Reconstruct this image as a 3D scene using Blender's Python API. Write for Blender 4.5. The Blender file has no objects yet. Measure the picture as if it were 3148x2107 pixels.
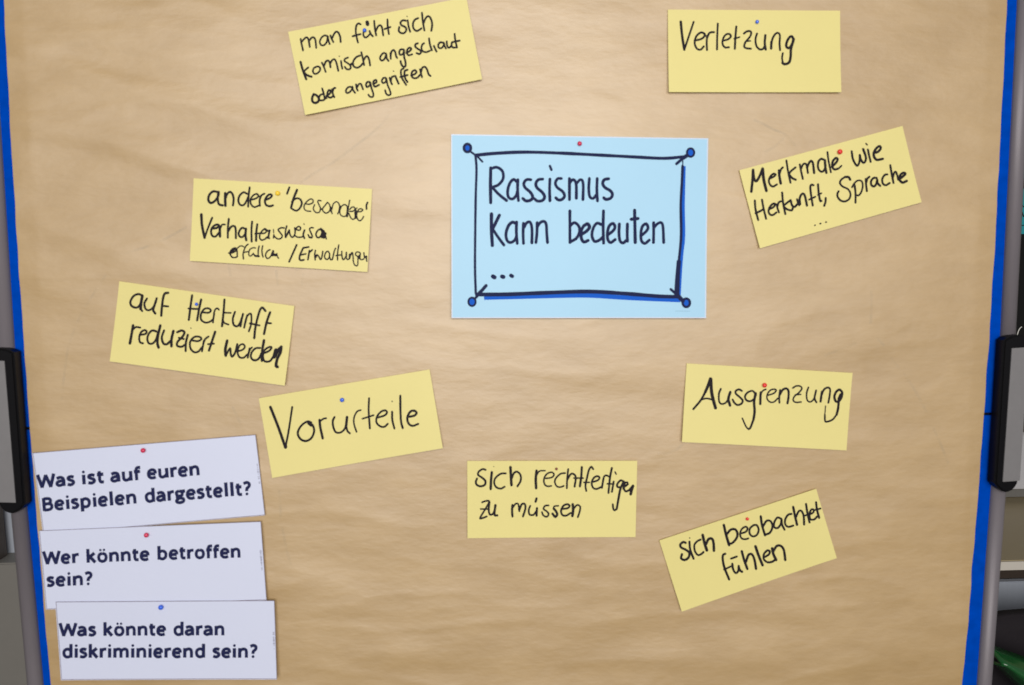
import bpy, bmesh, math, random
from mathutils import Vector, Matrix, noise

random.seed(7)
scene = bpy.context.scene
C = scene.collection

# ------------------------------------------------------------------ camera
# The pinboard's felt face is the plane Y = 0 (metres, Z up); the camera stands
# 0.94 m in front of it, 1.36 m above the floor, tipped slightly down and turned right.
DIST, EYE, FPX = 0.9375, 1.36, 2424.0
PITCH, YAW, ROLL = -0.0912331, 0.0469815, 0.0060570
def rot3(p, y, r):
    rx = Matrix(((1,0,0),(0,math.cos(p),-math.sin(p)),(0,math.sin(p),math.cos(p))))
    ry = Matrix(((math.cos(y),0,math.sin(y)),(0,1,0),(-math.sin(y),0,math.cos(y))))
    rz = Matrix(((math.cos(r),-math.sin(r),0),(math.sin(r),math.cos(r),0),(0,0,1)))
    return ry @ rx @ rz
RC = rot3(PITCH, YAW, ROLL)
def b2w(v): return Vector((v[0], v[2], -v[1]))
cx, cy, cz = (b2w(RC @ Vector(a)) for a in ((1,0,0),(0,-1,0),(0,0,-1)))
cam_d = bpy.data.cameras.new('camera')
cam = bpy.data.objects.new('camera', cam_d); C.objects.link(cam)
M4 = Matrix((cx, cy, cz)).transposed().to_4x4()
M4.translation = Vector((0, -DIST, EYE))
cam.matrix_world = M4
cam_d.sensor_width = 36.0
cam_d.lens = FPX / 3148 * 36.0
cam_d.clip_start = 0.02; cam_d.clip_end = 60
cam_d.dof.use_dof = True
cam_d.dof.focus_distance = 2.1
cam_d.dof.aperture_fstop = 10.5
scene.camera = cam

def at(px, py, Y=0.0):
    """where the sight line through a point of the 3148 x 2107 photograph meets the upright plane Y"""
    d = b2w(RC @ Vector((px - 1574, py - 1053.5, FPX)))
    t = (Y + DIST) / d.y
    return Vector((d.x * t, Y, EYE + d.z * t))

# ------------------------------------------------------------------ light
world = bpy.data.worlds.new('World'); scene.world = world
world.use_nodes = True
bg = world.node_tree.nodes['Background']
bg.inputs[0].default_value = (1.0, 0.97, 0.96, 1); bg.inputs[1].default_value = 0.22
fl = bpy.data.lights.new('camera_flash', 'POINT'); fl.energy = 7; fl.shadow_soft_size = 0.022; fl.color = (1.0, 0.985, 0.97)
flo = bpy.data.objects.new('camera_flash', fl); C.objects.link(flo); flo.location = (0.05, -DIST + 0.02, EYE + 0.21)
rm = bpy.data.lights.new('ceiling_lamp', 'AREA'); rm.shape = 'RECTANGLE'; rm.size = 3.4; rm.size_y = 2.0; rm.energy = 148; rm.color = (1.0, 0.96, 0.92)  # added upright light panel behind the camera, for fill and the paper's sheen
rmo = bpy.data.objects.new('ceiling_lamp', rm); C.objects.link(rmo); rmo.location = (0.12, -4.1, 1.78); rmo.rotation_euler = (math.radians(85), 0, 0)
scene.view_settings.view_transform = 'Standard'; scene.view_settings.look = 'None'
scene.view_settings.exposure = 0.0; scene.view_settings.gamma = 1.0

# ------------------------------------------------------------------ materials
def srgb(r, g, b):
    f = lambda c: (c/255/12.92 if c/255 <= 0.04045 else ((c/255+0.055)/1.055)**2.4)
    return (f(r), f(g), f(b), 1)
def mat(name, col, rough=0.6, metal=0.0, spec=0.5, noise_amt=0.0, scale=60, bump=0.0, coat=0.0, stretch=(1,1,1)):
    m = bpy.data.materials.new(name); m.use_nodes = True
    nt = m.node_tree; b = nt.nodes['Principled BSDF']
    b.inputs['Base Color'].default_value = col
    b.inputs['Roughness'].default_value = rough; b.inputs['Metallic'].default_value = metal
    b.inputs['Specular IOR Level'].default_value = spec; b.inputs['Coat Weight'].default_value = coat
    if coat: b.inputs['Coat Roughness'].default_value = 0.15
    if noise_amt or bump:
        tc = nt.nodes.new('ShaderNodeTexCoord'); mp = nt.nodes.new('ShaderNodeMapping')
        mp.inputs['Scale'].default_value = stretch
        nz = nt.nodes.new('ShaderNodeTexNoise'); nz.inputs['Scale'].default_value = scale; nz.inputs['Detail'].default_value = 6
        nt.links.new(tc.outputs['Object'], mp.inputs[0]); nt.links.new(mp.outputs[0], nz.inputs['Vector'])
        if noise_amt:
            mx = nt.nodes.new('ShaderNodeMix'); mx.data_type = 'RGBA'
            mx.inputs[6].default_value = tuple(c*(1-noise_amt) for c in col[:3])+(1,)
            mx.inputs[7].default_value = tuple(min(1, c*(1+noise_amt)) for c in col[:3])+(1,)
            nt.links.new(nz.outputs[0], mx.inputs[0]); nt.links.new(mx.outputs[2], b.inputs['Base Color'])
        if bump:
            bp = nt.nodes.new('ShaderNodeBump'); bp.inputs['Strength'].default_value = bump; bp.inputs['Distance'].default_value = 0.001
            nt.links.new(nz.outputs[0], bp.inputs['Height']); nt.links.new(bp.outputs[0], b.inputs['Normal'])
    return m

def kraft_material():
    m = bpy.data.materials.new('kraft_paper'); m.use_nodes = True
    nt = m.node_tree; N = nt.nodes; Lk = nt.links; b = N['Principled BSDF']
    tc = N.new('ShaderNodeTexCoord')
    def nz(scale, st, det=5, rough=0.55):
        mp = N.new('ShaderNodeMapping'); mp.inputs['Scale'].default_value = st
        n = N.new('ShaderNodeTexNoise'); n.inputs['Scale'].default_value = scale; n.inputs['Detail'].default_value = det; n.inputs['Roughness'].default_value = rough
        Lk.new(tc.outputs['Object'], mp.inputs[0]); Lk.new(mp.outputs[0], n.inputs['Vector']); return n
    big = nz(3.2, (1,1,1.8), 4); fib = nz(42, (1,1,4.5), 5, 0.6); mid = nz(13, (1,1,2.2), 4, 0.55)
    mx = N.new('ShaderNodeMix'); mx.data_type = 'RGBA'
    mx.inputs[6].default_value = KRAFT_A; mx.inputs[7].default_value = KRAFT_B
    mth = N.new('ShaderNodeMath'); mth.operation = 'MULTIPLY_ADD'; mth.inputs[1].default_value = 0.5
    m2 = N.new('ShaderNodeMath'); m2.operation = 'MULTIPLY'; m2.inputs[1].default_value = 0.5
    Lk.new(big.outputs[0], m2.inputs[0]); Lk.new(mid.outputs[0], mth.inputs[0]); Lk.new(m2.outputs[0], mth.inputs[2])
    rmp = N.new('ShaderNodeValToRGB'); rmp.color_ramp.elements[0].position = 0.33; rmp.color_ramp.elements[1].position = 0.66
    Lk.new(mth.outputs[0], rmp.inputs[0]); Lk.new(rmp.outputs[0], mx.inputs[0])
    mx2 = N.new('ShaderNodeMix'); mx2.data_type = 'RGBA'; mx2.blend_type = 'MULTIPLY'; mx2.inputs[0].default_value = 1
    fr = N.new('ShaderNodeMapRange'); fr.inputs[1].default_value = 0.3; fr.inputs[2].default_value = 0.7; fr.inputs[3].default_value = 0.975; fr.inputs[4].default_value = 1.025
    Lk.new(fib.outputs[0], fr.inputs[0]); Lk.new(mx.outputs[2], mx2.inputs[6]); Lk.new(fr.outputs[0], mx2.inputs[7])
    Lk.new(mx2.outputs[2], b.inputs['Base Color'])
    b.inputs['Roughness'].default_value = KRAFT_ROUGH; b.inputs['Specular IOR Level'].default_value = KRAFT_SPEC; b.inputs['IOR'].default_value = KRAFT_IOR
    add = N.new('ShaderNodeMath'); add.operation = 'MULTIPLY_ADD'; add.inputs[1].default_value = 0.10
    Lk.new(fib.outputs[0], add.inputs[0]); Lk.new(mid.outputs[0], add.inputs[2])
    bp = N.new('ShaderNodeBump'); bp.inputs['Strength'].default_value = 0.42; bp.inputs['Distance'].default_value = 0.0035
    Lk.new(add.outputs[0], bp.inputs['Height']); Lk.new(bp.outputs[0], b.inputs['Normal'])
    return m
KRAFT_A = (0.368, 0.222, 0.060, 1); KRAFT_B = (0.462, 0.300, 0.112, 1); KRAFT_ROUGH = 0.56; KRAFT_SPEC = 0.5; KRAFT_IOR = 2.4

M = {}
M['kraft'] = kraft_material()
M['felt'] = mat('blue_felt', (0.0, 0.055, 0.42, 1), 0.95, spec=0.0, noise_amt=0.30, scale=70, bump=0.5)
M['alu'] = mat('brushed_aluminium', (0.165, 0.150, 0.165, 1), 0.42, metal=0.10, spec=0.35, noise_amt=0.06, scale=40, stretch=(20,20,1))
M['plate'] = mat('matt_silver_plate', (0.20, 0.195, 0.20, 1), 0.5, metal=0.3, noise_amt=0.06, scale=90)
M['black'] = mat('black_plastic', (0.003, 0.003, 0.004, 1), 0.40, spec=0.14)
M['gap'] = mat('dark_gap', (0.004, 0.006, 0.02, 1), 0.9, spec=0.1)
M['yellow'] = mat('yellow_card_stock', (0.72, 0.635, 0.235, 1), 0.55, spec=0.6, noise_amt=0.05, scale=9, bump=0.12)
M['white'] = mat('white_laminated_card', (0.62, 0.66, 0.82, 1), 0.5, spec=0.5, noise_amt=0.02, scale=8)
M['blue'] = mat('pale_blue_card', (0.345, 0.60, 0.79, 1), 0.5, spec=0.5, noise_amt=0.03, scale=9)
M['rim'] = mat('laminate_rim', (0.20, 0.17, 0.24, 1), 0.5)  # dark outline of the white cards: laminate edge with its shadow in the colour
M['rimpale'] = mat('clear_laminate_rim', (0.55, 0.60, 0.72, 1), 0.35)
M['ink'] = mat('black_marker_ink', (0.014, 0.011, 0.014, 1), 0.6, spec=0.12)
M['print'] = mat('printed_navy_ink', (0.014, 0.018, 0.070, 1), 0.6, spec=0.12)
M['navyink'] = mat('dark_marker_ink', (0.008, 0.013, 0.060, 1), 0.6, spec=0.12)
M['blueink'] = mat('blue_marker_ink', (0.004, 0.10, 0.56, 1), 0.6, spec=0.12)
M['pin_red'] = mat('red_pin_plastic', (0.75, 0.02, 0.02, 1), 0.3, coat=0.4)
M['pin_crimson'] = mat('crimson_pin_plastic', (0.62, 0.015, 0.08, 1), 0.3, coat=0.4)
M['pin_dark'] = mat('dark_red_pin_plastic', (0.16, 0.006, 0.008, 1), 0.3, coat=0.4)
M['pin_blue'] = mat('blue_pin_plastic', (0.02, 0.12, 0.75, 1), 0.3, coat=0.4)
M['pin_yellow'] = mat('yellow_pin_plastic', (0.92, 0.62, 0.02, 1), 0.3, coat=0.4)
M['steel'] = mat('steel_needle', (0.6, 0.6, 0.6, 1), 0.25, metal=1)

# ------------------------------------------------------------------ helpers
def world_off(p):
    t = Vector()
    while p: t = t + p.matrix_basis.translation; p = p.parent
    return t
def link(name, me, m=None, parent=None):
    o = bpy.data.objects.new(name, me); C.objects.link(o)
    if m and me is not None: me.materials.append(m)
    if parent: o.parent = parent
    return o
def pydata(name, vs, fs, m, parent=None, smooth=False):
    """the vertices are given in world coordinates; parents sit unrotated, so only their offset is taken out"""
    off = world_off(parent)
    me = bpy.data.meshes.new(name); me.from_pydata([Vector(v) - off for v in vs], [], fs)
    if smooth:
        for p in me.polygons: p.use_smooth = True
    me.update(); return link(name, me, m, parent)
def empty(name, loc):
    o = bpy.data.objects.new(name, None); C.objects.link(o); o.location = loc; o.empty_display_size = 0.05
    return o
def tag(o, label=None, cat=None, group=None, kind=None):
    if label: o['label'] = label
    if cat: o['category'] = cat
    if group: o['group'] = group
    if kind: o['kind'] = kind
    return o
def bm_obj(name, bm, m, parent=None, smooth=False):
    me = bpy.data.meshes.new(name); 
    off = world_off(parent)
    bmesh.ops.translate(bm, verts=bm.verts, vec=-off)
    bmesh.ops.recalc_face_normals(bm, faces=bm.faces)
    bm.to_mesh(me); bm.free()
    if smooth:
        for p in me.polygons: p.use_smooth = True
    return link(name, me, m, parent)
def box(name, x0, x1, y0, y1, z0, z1, m, parent=None, bev=0.0, seg=2):
    bm = bmesh.new(); bmesh.ops.create_cube(bm, size=1)
    for v in bm.verts:
        v.co = Vector((x0 if v.co.x < 0 else x1, y0 if v.co.y < 0 else y1, z0 if v.co.z < 0 else z1))
    if bev: bmesh.ops.bevel(bm, geom=list(bm.edges), offset=bev, segments=seg, affect='EDGES')
    return bm_obj(name, bm, m, parent, smooth=False)
def extrude_outline(name, pts, y_front, y_back, m, parent=None, bev=0.0):
    """pts: outline in (x, z); front face at y_front (towards the camera)"""
    bm = bmesh.new(); fr = [bm.verts.new((x, y_front, z)) for x, z in pts]; bk = [bm.verts.new((x, y_back, z)) for x, z in pts]
    f = bm.faces.new(fr); bm.faces.new(bk[::-1])
    n = len(pts)
    for i in range(n): bm.faces.new((fr[i], bk[i], bk[(i+1) % n], fr[(i+1) % n]))
    if bev:
        bmesh.ops.recalc_face_normals(bm, faces=bm.faces)
        bmesh.ops.bevel(bm, geom=list(f.edges), offset=bev, segments=3, affect='EDGES')
    return bm_obj(name, bm, m, parent)

def smooth_path(pts, n=5):
    if len(pts) < 3: return pts
    out = []
    P = [pts[0]*2 - pts[1]] + pts + [pts[-1]*2 - pts[-2]]
    for i in range(1, len(P)-2):
        p0, p1, p2, p3 = P[i-1], P[i], P[i+1], P[i+2]
        for k in range(n):
            t = k/n
            out.append(0.5*((2*p1) + (p2-p0)*t + (2*p0-5*p1+4*p2-p3)*t*t + (3*p1-p0-3*p2+p3)*t*t*t))
    out.append(pts[-1]); return out

class Ribbons:
    """pen strokes and print: flat ribbons in picture coordinates, later laid on a surface"""
    def __init__(s): s.v = []; s.f = []; s.k = 0
    def add(s, pts, w, curve=True, caps=True, n=5, rnd=None):
        P = [Vector(p) for p in pts]
        if curve: P = smooth_path(P, n)
        Q = [P[0]]
        for p in P[1:]:
            if (p-Q[-1]).length > 1e-6: Q.append(p)
        P = Q; h = w/2; lev = s.k; s.k += 1
        if len(P) < 2: s.disc(P[0], h, lev); return
        b = len(s.v)
        for i, p in enumerate(P):
            d0 = (p-P[i-1]).normalized() if i else None
            d1 = (P[i+1]-p).normalized() if i < len(P)-1 else None
            a = d0 or d1; c = d1 or d0; t = (a+c)
            t = t.normalized() if t.length > 0.3 else c
            n_ = Vector((-t.y, t.x)); sc = 1/max(0.55, n_.dot(Vector((-c.y, c.x))))
            hh = h
            if rnd is not None: hh = h*(1 + 0.12*noise.noise(Vector((p.x*0.02, p.y*0.02, rnd))))
            s.v += [(p + n_*hh*sc, lev), (p - n_*hh*sc, lev)]
        for i in range(len(P)-1):
            j = b+2*i; s.f.append((j, j+1, j+3, j+2))
        if caps:
            s.disc(P[0], h*0.98, lev+0.4); s.disc(P[-1], h*0.98, lev+0.7)
    def disc(s, c, r, lev, n=10):
        b = len(s.v); s.v.append((c, lev))
        for k in range(n):
            a = 2*math.pi*k/n; s.v.append((c+Vector((math.cos(a), math.sin(a)))*r, lev))
        for k in range(n): s.f.append((b, b+1+k, b+1+(k+1) % n))
    def build(s, name, place, m, parent):
        vs = [place(v, lev) for v, lev in s.v]
        fs = []
        for f in s.f:      # all facing the camera
            a, b_, c = (vs[i] for i in f[:3])
            fs.append(f if (b_-a).cross(c-a).y < 0 else f[::-1])
        return pydata(name, vs, fs, m, parent)
# card -> (x0, y0, scale, default pen width, strokes); "w|x,y x,y ..." in that region's enlarged pixels
INK = {}
INK['fuehlt'] = (860, 0, 3.661, 21, """
|235,440 240,470 262,570
|240,480 275,440 300,422 322,445 338,530
|330,460 360,425 385,425 402,460 410,540
|540,410 505,400 470,425 450,470 465,508 500,508 530,470 540,415 548,460 562,498
|570,400 580,430 603,475
|590,430 610,385 635,358 660,370 680,420 685,475
|910,275 885,265 862,290 855,350 865,420 880,480
|820,410 860,397 910,385
|945,345 940,390 955,420 985,415 1020,375
|1010,350 1025,385 1048,410
40|983,250 988,275
|1062,235 1070,320 1085,400
|1080,350 1105,300 1130,285 1150,310 1165,400
|1212,220 1215,300 1228,385
|1180,328 1245,305
|1420,235 1385,230 1358,255 1370,285 1410,305 1425,335 1405,370 1370,375 1340,350 1345,305
|1440,230 1450,300 1468,360
12|1432,185 1434,188
|1558,205 1520,225 1500,265 1505,320 1540,350 1575,335 1595,320
|1600,145 1610,240 1628,345
|1620,260 1640,210 1665,185 1690,195 1710,240 1715,290 1705,350
26|235,700 260,790 300,895
|322,762 290,790 268,815
24|275,820 310,850 360,868
|425,750 385,770 375,810 395,835 430,825 455,790 450,760 425,750
|475,708 495,750 518,812
|500,740 520,695 545,685 562,705 572,760
|568,720 590,680 615,670 635,700 660,800
|690,690 695,730 705,775
12|670,633 672,637
|768,650 735,665 730,690 760,710 790,735 800,765 780,785 750,778 733,755
30|808,722 822,728
|905,628 870,640 840,670 825,710 835,750 870,765 905,750 935,715
|918,590 935,660 950,735
|945,680 965,645 985,635 1005,670 1018,740
|1195,605 1165,600 1135,635 1130,665 1150,685 1180,665 1195,625 1200,615 1205,660 1225,688
|1245,600 1250,665
|1248,640 1255,590 1280,565 1300,590 1310,635 1322,655
|1395,560 1360,560 1345,590 1355,620 1385,610 1400,575
|1400,565 1400,640 1415,700 1415,750 1385,750 1365,715 1360,690
|1425,600 1460,580 1480,555 1465,540 1440,555 1430,595 1450,625 1490,615
|1555,490 1530,500 1525,525 1550,550 1580,570 1590,595 1570,612 1540,600
|1625,490 1605,505 1595,545 1610,580 1650,590 1690,575
|1680,435 1690,500 1712,570
|1735,520 1750,555 1765,585
|1840,485 1810,480 1785,505 1790,540 1820,545 1845,515 1848,490 1855,520 1870,550
|1880,470 1885,520 1905,542 1930,520 1938,480
|1968,385 1975,450 1995,540
|1935,520 1950,540 1985,538
|1940,480 1980,470 2025,462
26|385,1065 368,1110 375,1150 405,1165 435,1150 445,1120 425,1085 395,1068
|500,1060 460,1075 445,1110 460,1135 500,1130 525,1095
|480,1000 495,1050 510,1110 530,1110
|530,1080 565,1060 575,1030 555,1020 540,1050 545,1090 575,1105 600,1090
|590,1010 600,1060 618,1100
|598,1040 610,1000 628,995
|810,985 775,985 748,1020 755,1050 785,1045 815,1010 820,985 828,1020 850,1050
|860,955 868,1000 880,1025
|872,990 890,955 915,950 930,985 940,1010
|1010,925 985,930 972,960 985,985 1015,965 1020,935 1035,1000 1055,1060 1050,1095 1020,1095 1000,1072
|1065,945 1090,930 1085,905 1060,915 1055,950 1075,980 1120,960
|1190,880 1165,885 1150,915 1165,940 1195,925 1200,890 1215,960 1240,1020 1250,1065 1225,1078 1200,1060 1188,1022
|1238,880 1250,920 1265,955
|1252,915 1262,875 1285,862
|1300,858 1318,900 1340,948
12|1280,803 1283,807
|1395,775 1370,790 1365,830 1380,890 1425,962
|1440,790 1410,802 1405,840 1415,890 1440,930
|1358,872 1440,850
|1480,855 1520,840 1540,815 1520,795 1490,815 1485,860 1510,885 1550,880 1578,850
|1580,785 1590,830 1603,875
|1590,820 1605,770 1635,758 1660,790 1675,840 1698,862""")
INK['verletzung'] = (2020, 0, 3.905, 24, """
30|285,262 300,430 325,600
24|325,600 370,470 440,265
|450,490 530,470 572,430 560,400 520,395 470,440 450,520 475,585 520,600 560,560
|575,430 600,437
|600,440 595,520 598,605
|600,460 620,410 645,390 685,388
|730,285 722,440 718,598
|785,492 850,475 885,440 870,412 830,415 795,460 785,530 815,572 862,570
|952,320 940,450 932,590
20|925,468 990,448
|1042,405 1080,378 1120,378 1130,405 1110,450 1060,510 1045,560 1070,582 1125,588
18|1062,500 1120,493
|1200,405 1182,470 1190,550 1230,595 1270,590 1290,560
28|1300,425 1292,520 1303,598
30|1372,505 1368,585
|1368,560 1385,470 1420,410 1455,398 1475,430 1470,520 1475,605
30|1640,480 1620,440 1590,450 1560,500 1550,555 1575,580 1605,560 1635,500
32|1640,470 1620,540 1605,600 1600,690 1580,755 1530,775 1502,760
20|1510,772 1498,700 1508,640""")
INK['merkmale'] = (2250, 370, 3.825, 24, """
32|250,585 243,700 228,840
28|252,600 262,690 290,715 330,650 358,575
34|362,570 375,700 405,830
|440,690 490,665 515,640 490,630 455,660 435,710 450,760 485,780 530,755
30|555,590 560,660 575,745
|562,630 578,580 600,555
|643,475 660,590 690,735
|750,555 700,595 672,630
28|675,640 710,680 750,700
|800,520 815,600 835,690
|812,580 835,525 860,510 880,530 895,620
28|885,560 910,500 935,480 955,510 968,620
|1085,465 1050,455 1018,490 1015,560 1040,600 1075,600 1100,550 1095,480
28|1095,470 1100,550 1112,620
22|1125,375 1140,490 1165,612
26|1175,550 1225,500 1245,460 1225,445 1190,480 1180,540 1205,578 1250,570
20|1205,578 1250,570 1290,535
|1410,365 1425,460 1470,535 1500,490 1505,410
28|1545,340 1575,430 1570,480 1545,500 1515,460 1505,410
24|1600,345 1615,420 1632,490
18|1578,275 1592,290
28|1670,385 1720,370 1750,330 1735,305 1700,330 1670,380 1672,430 1700,465 1740,462 1775,455
|268,945 275,1050 305,1175
|352,935 370,1040 398,1160
|275,1095 320,1075 365,1050
|440,1045 490,1020 505,985 480,985 445,1020 428,1070 445,1110 480,1115 520,1085
|525,990 535,1040 550,1085
|532,1020 548,970 575,955
|590,850 600,970 625,1105
|690,940 650,970 605,1005
|605,1015 650,1050 700,1060 715,1030
|690,940 705,1000 735,1020 770,985
|765,930 775,970 790,1000
26|800,990 795,930 812,880 840,865 860,900 880,1005
|960,765 935,760 922,790 930,880 948,1005
20|905,935 980,900
26|1012,755 1020,860 1035,945 1050,950
20|1010,880 1050,860
24|1100,915 1098,960 1082,1008
28|1390,700 1370,670 1330,668
22|1330,668 1285,700 1270,740 1300,780 1360,810 1390,860 1380,920 1330,955 1275,945 1240,900 1240,860 1255,835
|1440,760 1450,860 1448,970
20|1410,790 1440,740 1480,710 1525,720 1535,780 1515,850 1485,885 1455,880
|1572,690 1575,760 1583,835
|1575,740 1590,690 1615,665
|1700,680 1665,680 1635,715 1635,760 1665,780 1695,750 1705,700 1710,740 1740,775
|1825,638 1795,645 1765,690 1770,745 1805,765 1850,740
|1860,530 1875,630 1895,740
|1885,690 1905,620 1925,610 1940,650 1950,700
28|1955,700 2010,660 2035,630 2010,620 1975,650 1965,700 2000,735 2050,715
16|968,1239 973,1234
18|1030,1218 1038,1215
18|1096,1201 1104,1198""")
INK['andere'] = (570, 530, 3.971, 24, """
28|385,240 335,235 290,280 280,340 310,375 360,350 400,290 405,240
28|400,240 395,330 410,390 455,405
30|485,255 485,330 488,410
26|490,320 510,265 545,240 575,270 588,330 580,405
|755,265 710,245 665,280 645,340 665,395 710,400 745,350 765,300
24|783,185 770,300 765,420
22|790,340 860,320 890,290 870,265 830,280 795,330 800,390 840,425 900,405
|915,290 905,350 908,410
22|910,320 930,280 965,262
26|970,340 1030,315 1055,285 1030,270 990,300 970,350 985,400 1030,415 1068,405
|1268,185 1240,262
28|1362,215 1320,320 1290,430
|1300,360 1350,320 1400,330 1420,380 1395,440 1350,470 1290,440
32|195,515 205,650 238,800
|238,800 275,690 328,555
26|325,690 385,680 410,650 380,640 335,670 315,720 330,775 370,785 410,740
30|420,660 422,720 425,785
20|430,680 450,640 485,640
|530,570 520,680 520,800
26|525,720 560,665 600,660 615,700 618,805
|730,690 690,680 655,730 660,780 700,790 735,740 740,690
28|740,690 735,770 745,830""")
INK['andere_b'] = (770, 680, 9.0115, 46, """
58|45,20 30,250 38,570
58|190,90 165,300 160,550
44|130,355 250,340
|290,340 380,340 440,300 440,250 400,215 330,270 270,360 260,470 320,530 420,490 470,440
54|400,225 480,270 540,265
54|530,270 510,380 500,470
44|440,460 530,480
26|640,230 645,330
40|650,380 640,470
40|940,195 850,190 770,240 830,330 880,400 860,470 780,500 700,460 650,400
46|1005,140 970,300 975,450
54|975,450 1030,350 1075,260
|1075,250 1100,380 1160,450 1220,400 1240,300 1230,190
42|1240,240 1290,180 1340,150 1390,190 1370,250 1310,250 1270,225
40|1225,400 1300,445 1400,450 1455,430
46|1500,250 1465,380 1500,480
24|1480,72 1490,100
40|1745,190 1680,185 1640,230 1680,330 1715,420 1690,465 1640,450 1600,380
54|1640,450 1700,460
46|1960,230 1880,250 1820,350 1840,440 1900,460 1960,400 1990,290
76|1950,225 2020,290
76|2030,290 1980,440
80|2075,350 2035,455
36|2080,400 2105,500
50|1285,660 1190,880 1080,1130
48|1470,740 1420,850 1375,960 1370,1060 1420,1090 1490,1075
48|1470,745 1620,720
44|1380,945 1540,910
48|1640,820 1620,950 1600,1070
44|1640,870 1720,800""")
INK['andere_c'] = (920, 560, 10.187, 40, """
|220,690 320,695 420,650 430,570 360,530 260,590 170,700 150,820 220,900 360,920
|680,590 610,575 580,620 620,720 660,820 640,930 570,965 490,930 440,830 480,710
55|675,850 720,850
|880,635 820,720 740,820 740,900 830,975 930,930 970,820 940,700 880,635
60|985,800 1000,920
|1000,900 1030,990
|1025,850 1060,700 1150,620 1230,660 1265,760
55|1280,760 1250,920
|1250,900 1205,1000
|1300,780 1380,720 1450,715 1500,780 1500,900 1470,1050 1380,1080 1290,1020 1270,900 1310,790
|1580,570 1540,780
60|1530,780 1500,1080
|1570,920 1680,915 1750,860 1720,790 1650,790 1580,860
|1550,980 1620,1130 1700,1170 1750,1100 1740,950
60|1770,880 1780,1130
36|1740,850 1810,815
|1830,930 1920,930 1990,880 1940,840 1870,860 1820,940 1800,1060 1850,1190 1920,1210 1980,1150 2015,1080
52|2140,640 2105,730 2108,850""")
INK['andere_d'] = (690, 740, 13.017, 54, """
60|190,500 300,500 450,430 500,350 440,300 330,340 250,450 250,560 330,670 430,680 530,650
75|450,330 300,440
90|480,330 500,400
|520,400 530,650
46|540,300 620,230 710,215 800,260
|960,150 880,210 820,330 770,490 760,600 780,740
50|770,480 900,455 990,440
46|1260,300 1160,290 1060,330 1000,420 990,560 1030,620 1100,600 1170,510
60|1170,530 1240,620
78|1240,615 1390,630
|1400,220 1365,380 1365,580
|1540,210 1510,380 1530,560 1560,660
56|1840,370 1760,400 1680,500 1660,620 1720,720
48|1720,720 1800,700 1870,620 1920,480
80|1960,420 1930,600
110|1960,560 2060,580
48|2110,520 2130,640 2180,710""")
INK['andere_e'] = (950, 740, 11.715, 48, """
|240,350 215,520 235,700
75|250,600 280,530
50|300,510 360,570 420,680 460,640 490,500 505,390
|700,390 640,405 590,480 570,590 620,670 690,670 740,600 750,480 700,390
|750,470 750,590 790,690
|790,690 850,680 880,560 920,380 965,280
|1080,160 1050,350 1035,540 1040,700
46|980,545 1100,525 1190,520
|1190,390 1195,540 1230,680 1290,660 1360,530
55|1355,430 1350,600
44|1350,620 1400,685 1470,650
55|1470,500 1470,650
|1480,620 1520,480 1560,430
66|1510,500 1575,460
46|1580,470 1600,600 1605,740
44|1860,500 1780,570 1690,520 1700,440 1770,410 1850,450 1860,520
44|1605,740 1640,850 1700,910 1760,890 1775,750 1775,580
70|1785,590 1830,640
44|1850,560 1850,660 1920,690 1990,660
44|1985,440 2000,560
76|2015,600 2075,590
44|2085,560 2080,680 2095,750""")
INK['herkunft'] = (320, 850, 3.841, 24, """
26|440,222 400,210 345,235 310,300 325,350 380,370 420,340 445,270
34|450,230 435,320 430,385
24|430,385 450,410
|505,262 475,320 490,385 530,400 575,370 612,300
26|620,260 595,340 580,400 605,440
28|755,195 715,205 695,260 680,380 675,465
24|695,350 755,355
26|1038,225 1020,350 1000,515
26|1145,275 1120,390 1098,520
22|995,380 1060,385 1115,385
22|1160,425 1230,430 1260,405 1235,380 1185,385 1145,440 1145,510 1190,545 1240,540 1285,510
22|1300,440 1290,500 1285,545
20|1295,440 1310,395 1335,378 1355,395
26|1420,275 1410,420 1393,590
20|1415,430 1495,432
20|1400,510 1420,550 1470,570
|1545,420 1520,500 1530,570 1570,590 1605,550 1640,450
26|1640,445 1622,520 1610,590
|1690,460 1670,530 1655,605
22|1665,560 1690,470 1730,440 1740,490 1735,570 1710,650
26|1905,410 1870,370 1840,400 1810,500 1785,620 1775,730
22|1720,555 1835,580
28|1960,425 1920,540 1890,680
22|1910,550 1972,555
32|345,580 330,680 312,790
22|335,640 375,600 430,605
24|430,690 490,680 505,650 480,635 440,660 420,720 430,775 465,790
24|620,650 570,640 530,680 515,740 535,790 580,790 620,740 640,660
30|665,580 640,700 635,790 650,840
26|710,640 685,720 705,790 745,800 790,760
30|820,645 800,740 800,825
26|865,660 915,640 950,660 930,710 870,775 870,820 920,830 960,805
22|885,725 945,740
26|990,690 970,780 968,880
12|1024,610 1027,614
22|1035,755 1110,765 1150,740 1130,715 1070,715 1020,770 1025,850 1070,895 1120,885 1155,840
22|1180,760 1160,885
22|1165,840 1190,750 1235,710
28|1312,655 1275,770 1242,875
22|1230,800 1300,795
32|1455,760 1435,860 1440,935
24|1440,935 1490,850 1500,920 1520,945 1555,890 1575,800
22|1580,885 1640,865 1665,830 1640,800 1600,820 1580,890 1600,950 1650,960 1695,920
22|1720,850 1700,960
20|1712,900 1730,855 1750,840
24|1845,845 1790,850 1745,900 1740,960 1780,990 1830,970 1865,900
30|1890,755 1870,880 1868,995
24|1880,910 1950,880 1980,840 1950,835 1900,870 1880,940 1900,1000 1960,1000 2000,950
44|2032,870 2012,950
40|2015,950 2060,870 2085,845
32|2095,830 2085,900 2050,970 2035,1050 2055,1068""")
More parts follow.
